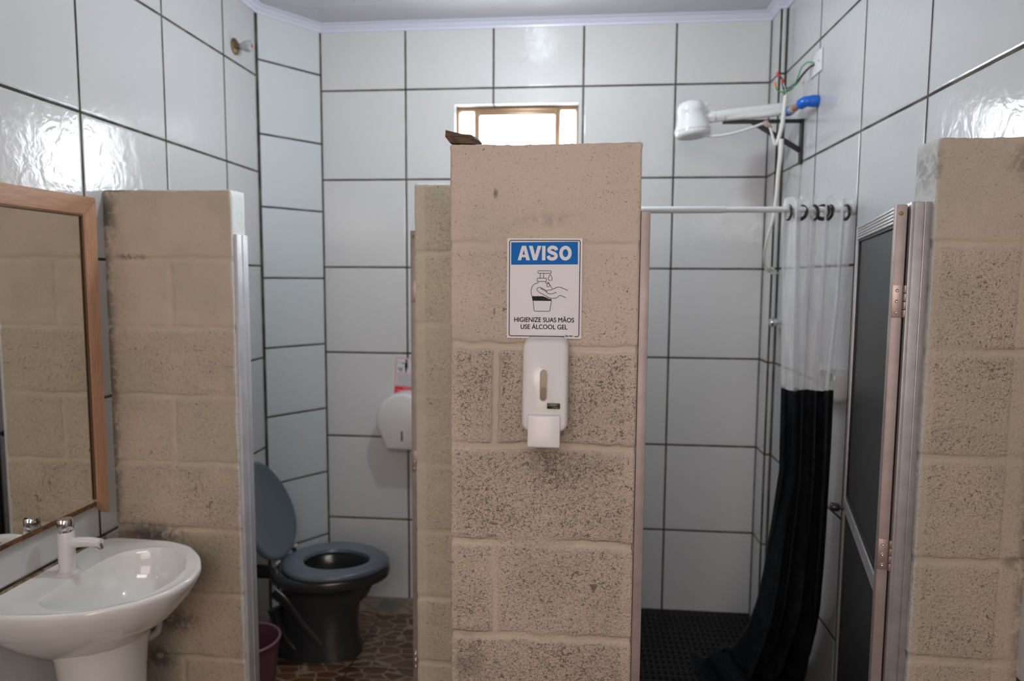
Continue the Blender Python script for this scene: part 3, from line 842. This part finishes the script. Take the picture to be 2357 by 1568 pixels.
# ------------------------------------------------------------------ toilet
TY = -.535
toi = thing('toilet', 'dark grey toilet with its blue-grey lid raised', 'toilet', (-.25, TY, 0))
def egg(x0, x1, hw, z, n=56, e=.16, p=1.0):
    out = []
    for i in range(n):
        a = 2*PI*i/n; c, s = math.cos(a), math.sin(a)
        x = (x0+x1)/2+(x1-x0)/2*c
        out.append((x, TY+hw*math.copysign(abs(s)**p, s)*(1-e*c), z))
    return out
bm = nb()
rings = [egg(-.475, -.085, .112, 0, e=.02, p=.75), egg(-.475, -.085, .112, .035, e=.02, p=.75), egg(-.465, -.098, .104, .06, e=.02, p=.8), egg(-.455, -.105, .100, .14, e=.02, p=.8),
         egg(-.455, -.095, .108, .22, e=.04, p=.85), egg(-.458, -.060, .128, .29, e=.06, p=.9), egg(-.470, -.015, .158, .335, e=.10), egg(-.485, .028, .186, .352, e=.12), egg(-.490, .040, .196, .362, e=.13), egg(-.490, .044, .198, .385, e=.13), egg(-.486, .040, .195, .396, e=.13),
         egg(-.474, .030, .186, .402, e=.13),
         egg(-.400, .000, .150, .400, e=.13), egg(-.385, -.012, .138, .385, e=.12), egg(-.375, -.022, .130, .33, e=.12), egg(-.34, -.06, .105, .26, e=.1), egg(-.30, -.13, .06, .20, e=.05), egg(-.27, -.17, .03, .19, e=0)]
loft(bm, rings)
for sgn in (-1, 1):     # sculpted trapway ribs on both sides
    tube(bm, [(-.44, TY+sgn*.080, .31), (-.38, TY+sgn*.082, .26), (-.31, TY+sgn*.080, .16), (-.235, TY+sgn*.080, .075)], .034, 12, 6, lambda t: 1.1-.3*t)
    tube(bm, [(-.455, TY+sgn*.075, .22), (-.43, TY+sgn*.080, .15), (-.39, TY+sgn*.082, .08), (-.34, TY+sgn*.084, .03)], .028, 12, 6, lambda t: 1.0-.3*t)
bowl = obj('bowl', bm, M_grey, toi, smooth=50)
b = nb(); cyl(b, (XL+.002, TY, .352), (-.47, TY, .352), .030, n=24); obj('flush_pipe', b, M_black, toi)
def seat_ring(x0, x1, hw, z): return egg(x0, x1, hw, z, e=.12)
bm = nb()
A = [seat_ring(-.425, .036, .198, .406), seat_ring(-.428, .040, .201, .413), seat_ring(-.425, .037, .198, .423), seat_ring(-.412, .026, .188, .429), seat_ring(-.355, -.028, .130, .430), seat_ring(-.340, -.045, .112, .425), seat_ring(-.336, -.049, .108, .412), seat_ring(-.340, -.045, .112, .406)]
n_ = len(A[0]); VR = [[bm.verts.new(p) for p in r] for r in A]
for i in range(len(VR)):
    P_, Q_ = VR[i], VR[(i+1) % len(VR)]
    for j in range(n_): bm.faces.new((P_[j], P_[(j+1) % n_], Q_[(j+1) % n_], Q_[j]))
obj('seat', bm, M_greyseat, toi, smooth=50)
# raised lid, leaning back against the wall
th = math.radians(108.5)
HX, HZ = -.428, .428
bm = nb(); rings = []
def lidring(l0, l1, hw, off):
    r = []
    for i in range(56):
        a = 2*PI*i/56; c, s = math.cos(a), math.sin(a)
        l = (l0+l1)/2+(l1-l0)/2*c; yy = TY+hw*s*(1-.24*c)
        r.append((HX+l*math.cos(th)+off*math.sin(th), yy, HZ+l*math.sin(th)-off*math.cos(th)))
    return r
loft(bm, [lidring(.02, .425, .185, -.016), lidring(.005, .440, .197, -.012), lidring(.0, .445, .201, 0), lidring(.006, .440, .197, .006), lidring(.02, .425, .184, .007), lidring(.03, .415, .174, .002), lidring(.15, .25, .05, .002)])
obj('lid', bm, M_greyseat, toi, smooth=50)
for yy in (-.62, -.43):
    b = nb(); cyl(b, (-.432, yy-.018, .428), (-.432, yy+.018, .428), .012, n=20, bev=.002); cyl(b, (-.432, yy, .400), (-.432, yy, .43), .010, n=16)
    obj('lid_hinge', b, M_chrome, toi)

# ------------------------------------------------------------------ bucket
b = nb(); BC = Matrix.Translation((-.448, -.875, .012))
lathe(b, [(0, 0), (.095, 0), (.100, .004), (.126, .235), (.122, .236), (.097, .008), (0, .006)], BC, 48)
bk = thing('waste_bin', 'mauve plastic waste bin on the floor beside the toilet', 'bin', (-.448, -.875, .012))
obj('bin_body', b, M_purple, bk)
b = nb(); torus(b, .127, .0055, Matrix.Translation((-.448, -.875, .248)), 56, 10); obj('bin_rim', b, M_bucketrim, bk)
for o_ in bk.children: o_.location.z -= .012
bk.location.z = 0
for o_ in bk.children: o_.location.z += 0

# ------------------------------------------------------------------ toilet roll dispenser and note above it
tp = thing('toilet_roll_dispenser', 'round white jumbo toilet roll dispenser on the back wall tiles', 'toilet roll dispenser', (0, 0, .81))
def tpo(k, dz=0):
    pts = []
    R_ = .133
    for i in range(31):
        a = math.radians(200-220*i/30); pts.append((R_*math.cos(a), .968+R_*math.sin(a)))
    pts += [(.085, .824), (.078, .815), (-.078, .815), (-.085, .824)]
    cx, cz = 0, .95
    return [(cx+(x-cx)*k, cz+(z-cz)*k) for x, z in pts]
b = nb(); loft(b, [[(x, y_, z) for x, z in tpo(k)] for k, y_ in ((1.0, -.001), (1.0, -.095), (.985, -.113), (.95, -.123), (.90, -.127))])
obj('casing', b, M_plastic, tp, smooth=40)
b = nb(); abox(b, -.0045, .0035, -.1285, -.126, .866, .914, .001); obj('level_slot', b, M_black, tp)

note = thing('instruction_note', 'white notice with red borders above the toilet roll dispenser', 'sign', (.02, -.001, 1.07))
MN = Matrix.Translation((-.060, -.0012, 1.268)) @ Matrix.Rotation(math.radians(3.5), 4, 'Y') @ Matrix.Rotation(PI/2, 4, 'X')
def nf(name, polys, mat, z): return flat(name, polys, mat, .0003, note, MN, z)
R4 = lambda x0, x1, y0, y1: [(x0, y0), (x1, y0), (x1, y1), (x0, y1)]
nf('sheet', [R4(0, .15, -.205, 0)], M_pink, 0)
nf('picture_field', [R4(.006, .144, -.080, -.005)], M_white, .0004)
nf('text_field', [R4(.006, .144, -.145, -.085)], M_white, .0004)
nf('red_band', [R4(.002, .148, -.188, -.149)], M_signred, .0004)
ln = [R4(.010, .138-.01*(i % 2), -.094-.010*i, -.0905-.010*i) for i in range(6)]
nf('small_print', ln, M_inkgrey, .0008)
fg = [[(.056+.006*math.cos(2*PI*i/16), -.014+.007*math.sin(2*PI*i/16)) for i in range(16)],
      [(.050, -.022), (.062, -.022), (.064, -.045), (.061, -.055), (.058, -.076), (.054, -.076), (.051, -.055), (.048, -.045)], R4(.030, .052, -.030, -.026), R4(.012, .018, -.026, -.022)]
nf('figure_print', fg, M_ink, .0008)
nf('bowl_print', [[(.012, -.052), (.040, -.052), (.038, -.060), (.034, -.072), (.024, -.072), (.022, -.062), (.014, -.060)]], M_inkgrey, .0009)
nf('band_print', [R4(.045, .140, -.159, -.155), R4(.012, .140, -.170, -.166), R4(.020, .125, -.180, -.176)], M_pink, .0008)

# flush valve high on the left wall
fv = thing('flush_valve', 'crystal-handled valve with brown flange high on the left wall', 'valve', (XL, -.478, 2.652))
MV = Matrix.Translation((XL+.001, -.478, 2.652)) @ Matrix.Rotation(PI/2, 4, 'Y')
b = nb(); lathe(b, [(0, 0), (.034, 0), (.034, .003), (.026, .009), (.013, .012), (.011, .030), (0, .030)], MV, 32)
obj('flange', b, pm('tarnished_brass', (.20, .14, .07), .4, .7), fv)
b = nb(); lathe(b, [(0, .024), (.012, .024), (.021, .045), (.026, .062), (.024, .072), (.010, .076), (0, .075)], MV, 8)
m_, N_, L__, b_ = nmat('crystal_acrylic'); b_.inputs['Base Color'].default_value = (.62, .64, .66, 1); b_.inputs['Roughness'].default_value = .05; b_.inputs['Transmission Weight'].default_value = .45
obj('crystal_handle', b, m_, fv, smooth=20)
b = nb(); lathe(b, [(0, .0755), (.007, .0765), (.006, .079), (0, .0795)], MV, 16); obj('handle_cap', b, M_red, fv)

# floor drain and mortar patch
b = nb()
pts = [(-.30, -.012), (.20, -.012), (.20, -.15), (.12, -.19), (.02, -.175), (-.08, -.205), (-.17, -.17), (-.26, -.19), (-.31, -.12)]
prism(b, pts, .0, .004)
struct(obj('trim_6', b, M_mortar, smooth=None), 'rough cream mortar strip along the foot of the back wall')
dr = thing('floor_drain', 'square metal floor drain grate in the mortar near the back wall', 'drain', (-.085, -.095, .004))
b = nb()
abox(b, -.135, -.035, -.145, -.137, .004, .009); abox(b, -.135, -.035, -.053, -.045, .004, .009)
abox(b, -.135, -.127, -.137, -.053, .004, .009); abox(b, -.043, -.035, -.137, -.053, .004, .009)
for k in range(5): abox(b, -.127, -.043, -.130+.0165*k, -.122+.0165*k, .004, .008)
obj('grate', b, M_drain, dr, smooth=None)
b = nb(); abox(b, -.127, -.043, -.137, -.053, .0041, .0045); obj('drain_opening', b, M_black, dr, smooth=None)

# ------------------------------------------------------------------ shower stall
# black lattice mat
b = nb()
mx0, mx1, my0, my1 = .77, 1.725, -1.80, -.012
x = mx0
while x < mx1: abox(b, x, x+.006, my0, my1, .0015, .010); x += .027
y = my0
while y < my1: abox(b, mx0, mx1, y, y+.009, .0015, .012); y += .021
x = mx0+.0135
while x < mx1-.02:
    y = my0+.0145
    while y < my1-.02:
        abox(b, x, x+.009, y-.012, y-.006, .010, .019); y += .042
    x += .027
abox(b, mx0, mx0+.012, my0, my1, .0, .014); abox(b, mx1-.006, mx1, my0, my1, 0, .014)
tag(obj('rubber_mat', b, M_matblack, smooth=None), 'black rubber lattice mat covering the shower floor', 'mat')

# curtain rod
rod = thing('curtain_rod', 'white telescopic shower rod between block pier and right wall', 'rod', (1.25, -1.0, 1.904))
RZ = 1.9045
b = nb(); cyl(b, (.751, -1.0, RZ), (1.343, -1.0, RZ), .0118, n=24, bev=.001); obj('outer_tube', b, M_plastic2, rod)
b = nb(); cyl(b, (1.34, -1.0, RZ), (1.757, -1.0, RZ), .0100, n=24); obj('inner_tube', b, M_plastic2, rod)
b = nb(); cyl(b, (1.748, -1.0, RZ), (1.7612, -1.0, RZ), .018, n=24, bev=.002); obj('end_cap', b, M_plastic2, rod)

# curtain
cur = thing('shower_curtain', 'shower curtain bunched at the right wall, clear above and black below', 'curtain', (1.65, -.9, 0))
K = [(1.938, 1.536, 1.752, -1.000, .030), (1.905, 1.533, 1.752, -1.000, .036), (1.85, 1.532, 1.750, -1.000, .040), (1.60, 1.542, 1.738, -1.01, .044), (1.30, 1.555, 1.708, -1.02, .044), (1.00, 1.568, 1.715, -1.0, .050), (.80, 1.553, 1.722, -.98, .055),
     (.62, 1.535, 1.725, -.965, .060), (.50, 1.522, 1.730, -.945, .065), (.38, 1.503, 1.732, -.91, .075), (.26, 1.472, 1.735, -.86, .10), (.16, 1.435, 1.738, -.79, .14), (.08, 1.405, 1.742, -.74, .19), (.035, 1.375, 1.745, -.70, .24), (.024, 1.36, 1.745, -.68, .27)]
def kint(z):
    for (a, b__) in zip(K, K[1:]):
        if a[0] >= z >= b__[0]:
            t = (a[0]-z)/(a[0]-b__[0]); return [a[i]+(b__[i]-a[i])*t for i in range(1, 5)]
    return list(K[-1][1:]) if z < K[-1][0] else list(K[0][1:])
def cur_pt(s, z):
    x0, x1, yc, A_ = kint(z)
    ph = 2*PI*4.5*s+.4
    fl = max(0, 1-z/1.2)
    f = math.sin(ph+.9*math.sin(2.1*z+s*3)*fl + 1.5*noise.noise(Vector((s*2.3, z*.8, 9))))
    nn = noise.noise(Vector((s*4, z*2.2, 1.3)))
    n2 = noise.noise(Vector((s*11, z*5, 4.3)))
    x = x0+(x1-x0)*s + .010*math.sin(2*ph) + nn*.03*fl*fl
    yy = yc + A_*f*(.65+.35*math.sin(s*9+1)) + n2*.012*fl + nn*.05*fl
    if z < .22: x += .02*noise.noise(Vector((s*5, z*20, 8)))
    zz = z
    if z < .2: zz = max(.021, z + .045*noise.noise(Vector((s*5, yy*6, 2.2)))*min(1, (z)/.1+.4) + .02*abs(f))
    return (min(x, 1.755), yy, zz)
def sheet(zs, ns, mat, name, th_=.0, ragged=None):
    b = nb(); g_ = []
    for z in zs: g_.append([b.verts.new(cur_pt(i/ns, z + (ragged(i/ns, z) if ragged else 0))) for i in range(ns+1)])
    for A_, B_ in zip(g_, g_[1:]):
        for i in range(ns): b.faces.new((A_[i], A_[i+1], B_[i+1], B_[i]))
    o = obj(name, b, mat, cur, smooth=80); return o
zz_ = [1.938-(1.938-1.300)*i/40 for i in range(41)]
sheet(zz_, 150, M_clear, 'clear_panel', ragged=lambda s, z: (.010*math.sin(31*s)+.006*math.sin(77*s)) if z > 1.93 else (.012*noise.noise(Vector((s*14, 0, 0))) if z < 1.302 else 0))
zl = [1.302-(1.302-.024)*(i/90) for i in range(91)]
sheet(zl, 150, M_curtain, 'black_panel', ragged=lambda s, z: .012*noise.noise(Vector((s*14, 0, 0))) if z > 1.30 else 0)
for gx, dy, rz, ty in ((1.549, 0, 12, 0), (1.590, .006, 48, 4), (1.632, 0, 20, -6), (1.660, -.004, 62, 5), (1.682, .004, 15, 8), (1.735, 0, 10, 0)):
    b = nb(); torus(b, .0215, .0065, Matrix.Translation((gx, -1.0+dy, RZ-.010)) @ Matrix.Rotation(math.radians(rz), 4, 'Z') @ Matrix.Rotation(math.radians(90+ty), 4, 'Y'), 40, 10, .55)
    obj('grommet', b, M_black, cur)

# soap dish on the right wall
sd = thing('soap_dish', 'white soap dish with rounded rim on the right wall behind the door', 'soap dish', (XR, -.945, 1.25))
Mx = Matrix.Translation((XR, 0, 0)) @ Matrix(((0, 0, -1, 0), (1, 0, 0, 0), (0, 1, 0, 0), (0, 0, 0, 1)))
b = nb()
ro = rrect(.150, .118, .030, -.945, 1.312, 8); ri = rrect(.118, .086, .022, -.945, 1.312, 8)
rings = [[Mx @ Vector((x, z, d)) for x, z in r] for r, d in ((ro, .001), (ro, .040), ([((x+.945)*.97-.945, (z-1.312)*.97+1.312) for x, z in ro], .046), ([((x+.945)*1.03-.945, (z-1.312)*1.03+1.312) for x, z in ri], .046), (ri, .040), (ri, .010))]
loft(b, rings); obj('dish_rim', b, M_ceramic, sd, smooth=50)
b = nb(); abox(b, XR-.048, XR-.012, -1.004, -.886, 1.258, 1.272, .005); obj('dish_tray', b, M_ceramic, sd)

# chrome valve on the right wall
kv = thing('shower_valve', 'small chrome shower valve on the right wall beside the curtain', 'valve', (XR, -.24, 1.482))
MV2 = Matrix.Translation((XR-.0005, -.24, 1.482)) @ Matrix.Rotation(-PI/2, 4, 'Y')
b = nb(); lathe(b, [(0, 0), (.026, 0), (.026, .004), (.018, .010), (.010, .012), (.009, .028), (0, .028)], MV2, 28); obj('flange', b, M_chrome, kv)
b = nb(); lathe(b, [(0, .024), (.012, .024), (.019, .030), (.021, .040), (.018, .050), (.009, .054), (0, .053)], MV2, 20); obj('handle', b, M_chrome, kv)

# electric shower head with its arm
YS = -.43
sh = thing('electric_shower', 'white electric shower head on a long pipe arm', 'shower', (1.308, YS, 2.25))
tilt = Matrix.Translation((1.312, YS, 2.330)) @ Matrix.Rotation(math.radians(-6), 4, 'Y')
b = nb(); lathe(b, [(0, .074), (.026, .073), (.044, .065), (.053, .052), (.0565, .036), (.0560, .024), (.0550, .021), (.0580, .004), (.065, -.022), (.0735, -.040), (.0745, -.047), (.0725, -.049), (.0740, -.052), (.0715, -.066), (.062, -.074), (.055, -.0755), (0, -.0755)], tilt, 48)
obj('body', b, M_plastic2, sh, smooth=40)
b = nb()
for rr_ in (.010, .020, .030, .040, .050):
    for i in range(int(rr_/.010)*6):
        a = 2*PI*i/(int(rr_/.010)*6); lathe(b, [(.0016, 0), (.0016, -.0012), (0, -.0012)], tilt @ Matrix.Translation((rr_*math.cos(a), rr_*math.sin(a), -.0753)), 6)
obj('spray_holes', b, M_inkgrey, sh, smooth=None)
b = nb(); tube(b, [(1.345, YS, 2.345), (1.40, YS, 2.340), (1.52, YS, 2.352), (1.678, YS, 2.368)], .0225, 18, 6, lambda t: .60+.42*min(1, t*2.2)); arm = obj('pipe_arm', b, M_plastic2, sh, smooth=50)
b = nb(); tube(b, [(1.362, YS+.004, 2.322), (1.42, YS-.002, 2.331), (1.50, YS-.008, 2.336), (1.60, YS-.012, 2.342), (1.672, YS-.012, 2.352)], .014, 12, 6); obj('cable_sleeve', b, M_plastic2, sh, smooth=50)
for xx in (1.405, 1.443):
    b = nb(); torus(b, .0195, .0012, Matrix.Translation((xx, YS-.002, 2.338)) @ Matrix.Rotation(PI/2, 4, 'Y'), 28, 6); obj('cable_tie', b, pm('yellowed_tie', (.55, .42, .26), .5), sh)
b = nb()
for k in range(3):
    tube(b, [(1.355, YS-.010+.008*k, 2.372-.004*k), (1.372, YS-.018+.010*k, 2.388-.012*k), (1.385, YS-.008, 2.368), (1.402, YS-.01+.004*k, 2.352)], .0022, 6, 5)
obj('loose_leads', b, M_rope, sh)
b = nb(); lathe(b, [(0, 0), (.006, 0), (.006, .008), (0, .008)], Matrix.Translation((1.262, YS, 2.365)) @ Matrix.Rotation(-PI/2, 4, 'Y'), 12); obj('side_knob', b, M_plastic2, sh)

pf = thing('pipe_fitting', 'bright blue pipe elbow joining the shower arm to the right wall', 'pipe', (XR, -.595, 2.353))
b = nb(); cyl(b, (XR-.0005, -.595, 2.355), (XR-.030, -.595, 2.355), .0225, n=24, bev=.002)
tube(b, [(XR-.028, -.595, 2.355), (XR-.044, -.594, 2.354), (XR-.054, -.586, 2.351), (XR-.060, -.574, 2.348)], .0205, 18, 6); obj('wall_elbow', b, M_blue, pf, smooth=40)
b = nb(); cyl(b, (XR-.060, -.576, 2.348), (XR-.068, -.515, 2.347), .0135, n=18); obj('joining_pipe', b, M_pipe, pf)
b = nb(); cyl(b, (XR-.068, -.520, 2.347), (XR-.069, -.480, 2.348), .0160, n=18, bev=.002); obj('coupling', b, pm('grey_coupling', (.45, .44, .40), .4, .3), pf)
b = nb(); tube(b, [(XR-.069, -.482, 2.348), (XR-.070, -.452, 2.350), (XR-.078, -.433, 2.356), (XR-.092, YS, 2.366)], .0185, 18, 6); obj('arm_elbow', b, M_blue, pf, smooth=40)

br = thing('shelf_bracket', 'black iron angle bracket propping up the shower arm', 'bracket', (XR, -.42, 2.155))
b = nb(); abox(b, 1.440, XR-.001, -.431, -.409, 2.312, 2.325, .001); obj('horizontal_bar', b, M_iron, br)
b = nb(); abox(b, XR-.010, XR-.001, -.436, -.404, 2.145, 2.325, .001); obj('wall_bar', b, M_iron, br)
b = nb(); dgl = (Vector((XR-.008, -.42, 2.200))-Vector((1.556, -.42, 2.320)))
abox(b, -.0085, .0085, -.009, .009, 0, dgl.length, .001, along((1.556, -.42, 2.320), (XR-.008, -.42, 2.200)) @ Matrix.Rotation(0, 4, 'Z')); obj('brace', b, M_iron, br)

# hoses, cord, wires
YH = -.47
b = nb(); tube(b, [(1.342, -.455, 2.262), (1.39, -.462, 2.254), (1.443, -.468, 2.258), (1.50, YH, 2.270), (1.553, YH, 2.287), (1.592, YH, 2.300), (1.613, YH+.005, 2.298), (1.624, YH, 2.264), (1.634, YH, 2.232), (1.643, YH, 2.217), (1.652, YH, 2.238), (1.664, YH, 2.290), (1.669, YH, 2.345), (1.674, YH, 2.409)], .0052, 10, 8, lambda t: 1.0 if t < .6 else 1.0+min(1, (t-.6)*4)*.7)
tag(obj('hand_shower_hose', b, M_hose, smooth=60), 'thin white hose looping from the shower head over the bracket', 'hose')
b = nb(); tube(b, [(1.606, YH-.004, 2.307), (1.592, YH-.009, 2.302), (1.606, YH-.013, 2.292), (1.622, YH-.004, 2.285)], .0055, 8, 5)
tag(obj('tape_wrap', b, pm('pink_tape', (.55, .36, .34), .6), smooth=60), 'pinkish tape wrapped around hose and bracket brace', 'tape')
b = nb(); tube(b, [(1.661, YH-.012, 2.235), (1.660, YH-.01, 2.17), (1.657, YH, 2.10), (1.653, YH, 2.02), (1.644, YH, 1.925), (1.631, YH+.02, 1.846), (1.628, YH+.05, 1.786), (1.640, YH+.09, 1.735), (1.660, YH+.12, 1.722)], .0088, 10, 8, lambda t: 1.05-.6*t)
cordt = thing('pull_cord', 'white hose and knotted cord hanging down the corner beside the shower', 'cord', (1.65, YH, 1.70))
obj('hanging_hose', b, M_hose, cordt, smooth=60)
b = nb(); cs = []
for i in range(34):
    a = i*.75; cs.append((1.660+.012*math.cos(a)+i*.0009, YH+.125+.010*math.sin(a*1.3), 1.722+.009*math.sin(a)-i*.0006))
tube(b, cs, .0034, 7, 3)
tube(b, [(1.690, YH+.13, 1.708), (1.715, YH+.17, 1.700), (1.745, YH+.21, 1.700), (XR-.002, YH+.24, 1.702)], .0034, 7, 5)
obj('cord_knot', b, M_rope, cordt, smooth=60)

cp = thing('blank_cover_plate', 'white electrical cover plate on the right wall above the shower', 'plate', (XR, -.565, 2.50))
b = nb(); abox(b, XR-.007, XR-.0005, -.628, -.500, 2.461, 2.545, .002); obj('plate', b, M_plastic2, cp)
for zz in (2.503,):
    b = nb(); cyl(b, (XR-.007, -.600, zz), (XR-.0082, -.600, zz), .003, n=12); obj('screw', b, M_brass, cp)

wr = thing('green_wire', 'green earth wire looping from the cover plate with orange connector', 'wire', (XR-.01, -.545, 2.509))
b = nb(); tube(b, [(XR-.006, -.548, 2.510), (1.738, -.524, 2.521), (1.720, -.508, 2.506), (1.712, -.492, 2.474), (1.698, YH-.012, 2.436), (1.672, YH-.010, 2.421), (1.650, YH, 2.424), (1.638, YH, 2.434), (1.634, YH, 2.446)], .0026, 8, 8); obj('wire', b, M_green, wr, smooth=60)
b = nb(); cyl(b, (1.635, YH, 2.443), (1.630, YH, 2.462), .0048, .0038, 10); obj('connector', b, M_orange, wr)
wr = thing('black_wires', 'pair of black wires hanging from the cover plate with red connectors', 'wire', (XR-.01, -.55, 2.507))
for k in range(2):
    b = nb(); tube(b, [(XR-.006, -.552, 2.506-.004*k), (1.742, -.53, 2.500-.004*k), (1.726, -.505, 2.482-.006*k), (1.710, -.485, 2.458-.008*k), (1.688, YH, 2.440-.008*k), (1.668, YH, 2.437-.007*k), (1.660, YH, 2.448), (1.657+.002*k, YH, 2.462)], .0024, 8, 8); obj('wire', b, M_blackwire, wr, smooth=60)
b = nb(); tube(b, [(1.646, YH-.003, 2.487), (1.652, YH-.004, 2.478), (1.658, YH-.003, 2.468)], .003, 8, 4); obj('bridge_wire', b, M_blackwire, wr)
b = nb(); cyl(b, (1.638, YH, 2.500), (1.646, YH, 2.481), .0055, .0062, 12, bev=.001); obj('connector', b, M_red, wr)
b = nb(); cyl(b, (1.656, YH-.004, 2.471), (1.662, YH-.004, 2.459), .0062, .0062, 12, bev=.001); obj('connector', b, M_red, wr)
b = nb()
tube(b, [(1.661, YH, 2.461), (1.668, YH, 2.440), (1.673, YH, 2.420), (1.674, YH, 2.405)], .0024, 7, 5)
tube(b, [(1.676, YH, 2.425), (1.686, YH+.01, 2.395), (1.680, YH+.02, 2.375), (1.674, YH+.02, 2.385)], .002, 7, 5)
tag(obj('white_leads', b, M_rope, smooth=60), 'short white leads between the red connectors and the hose end', 'wire')
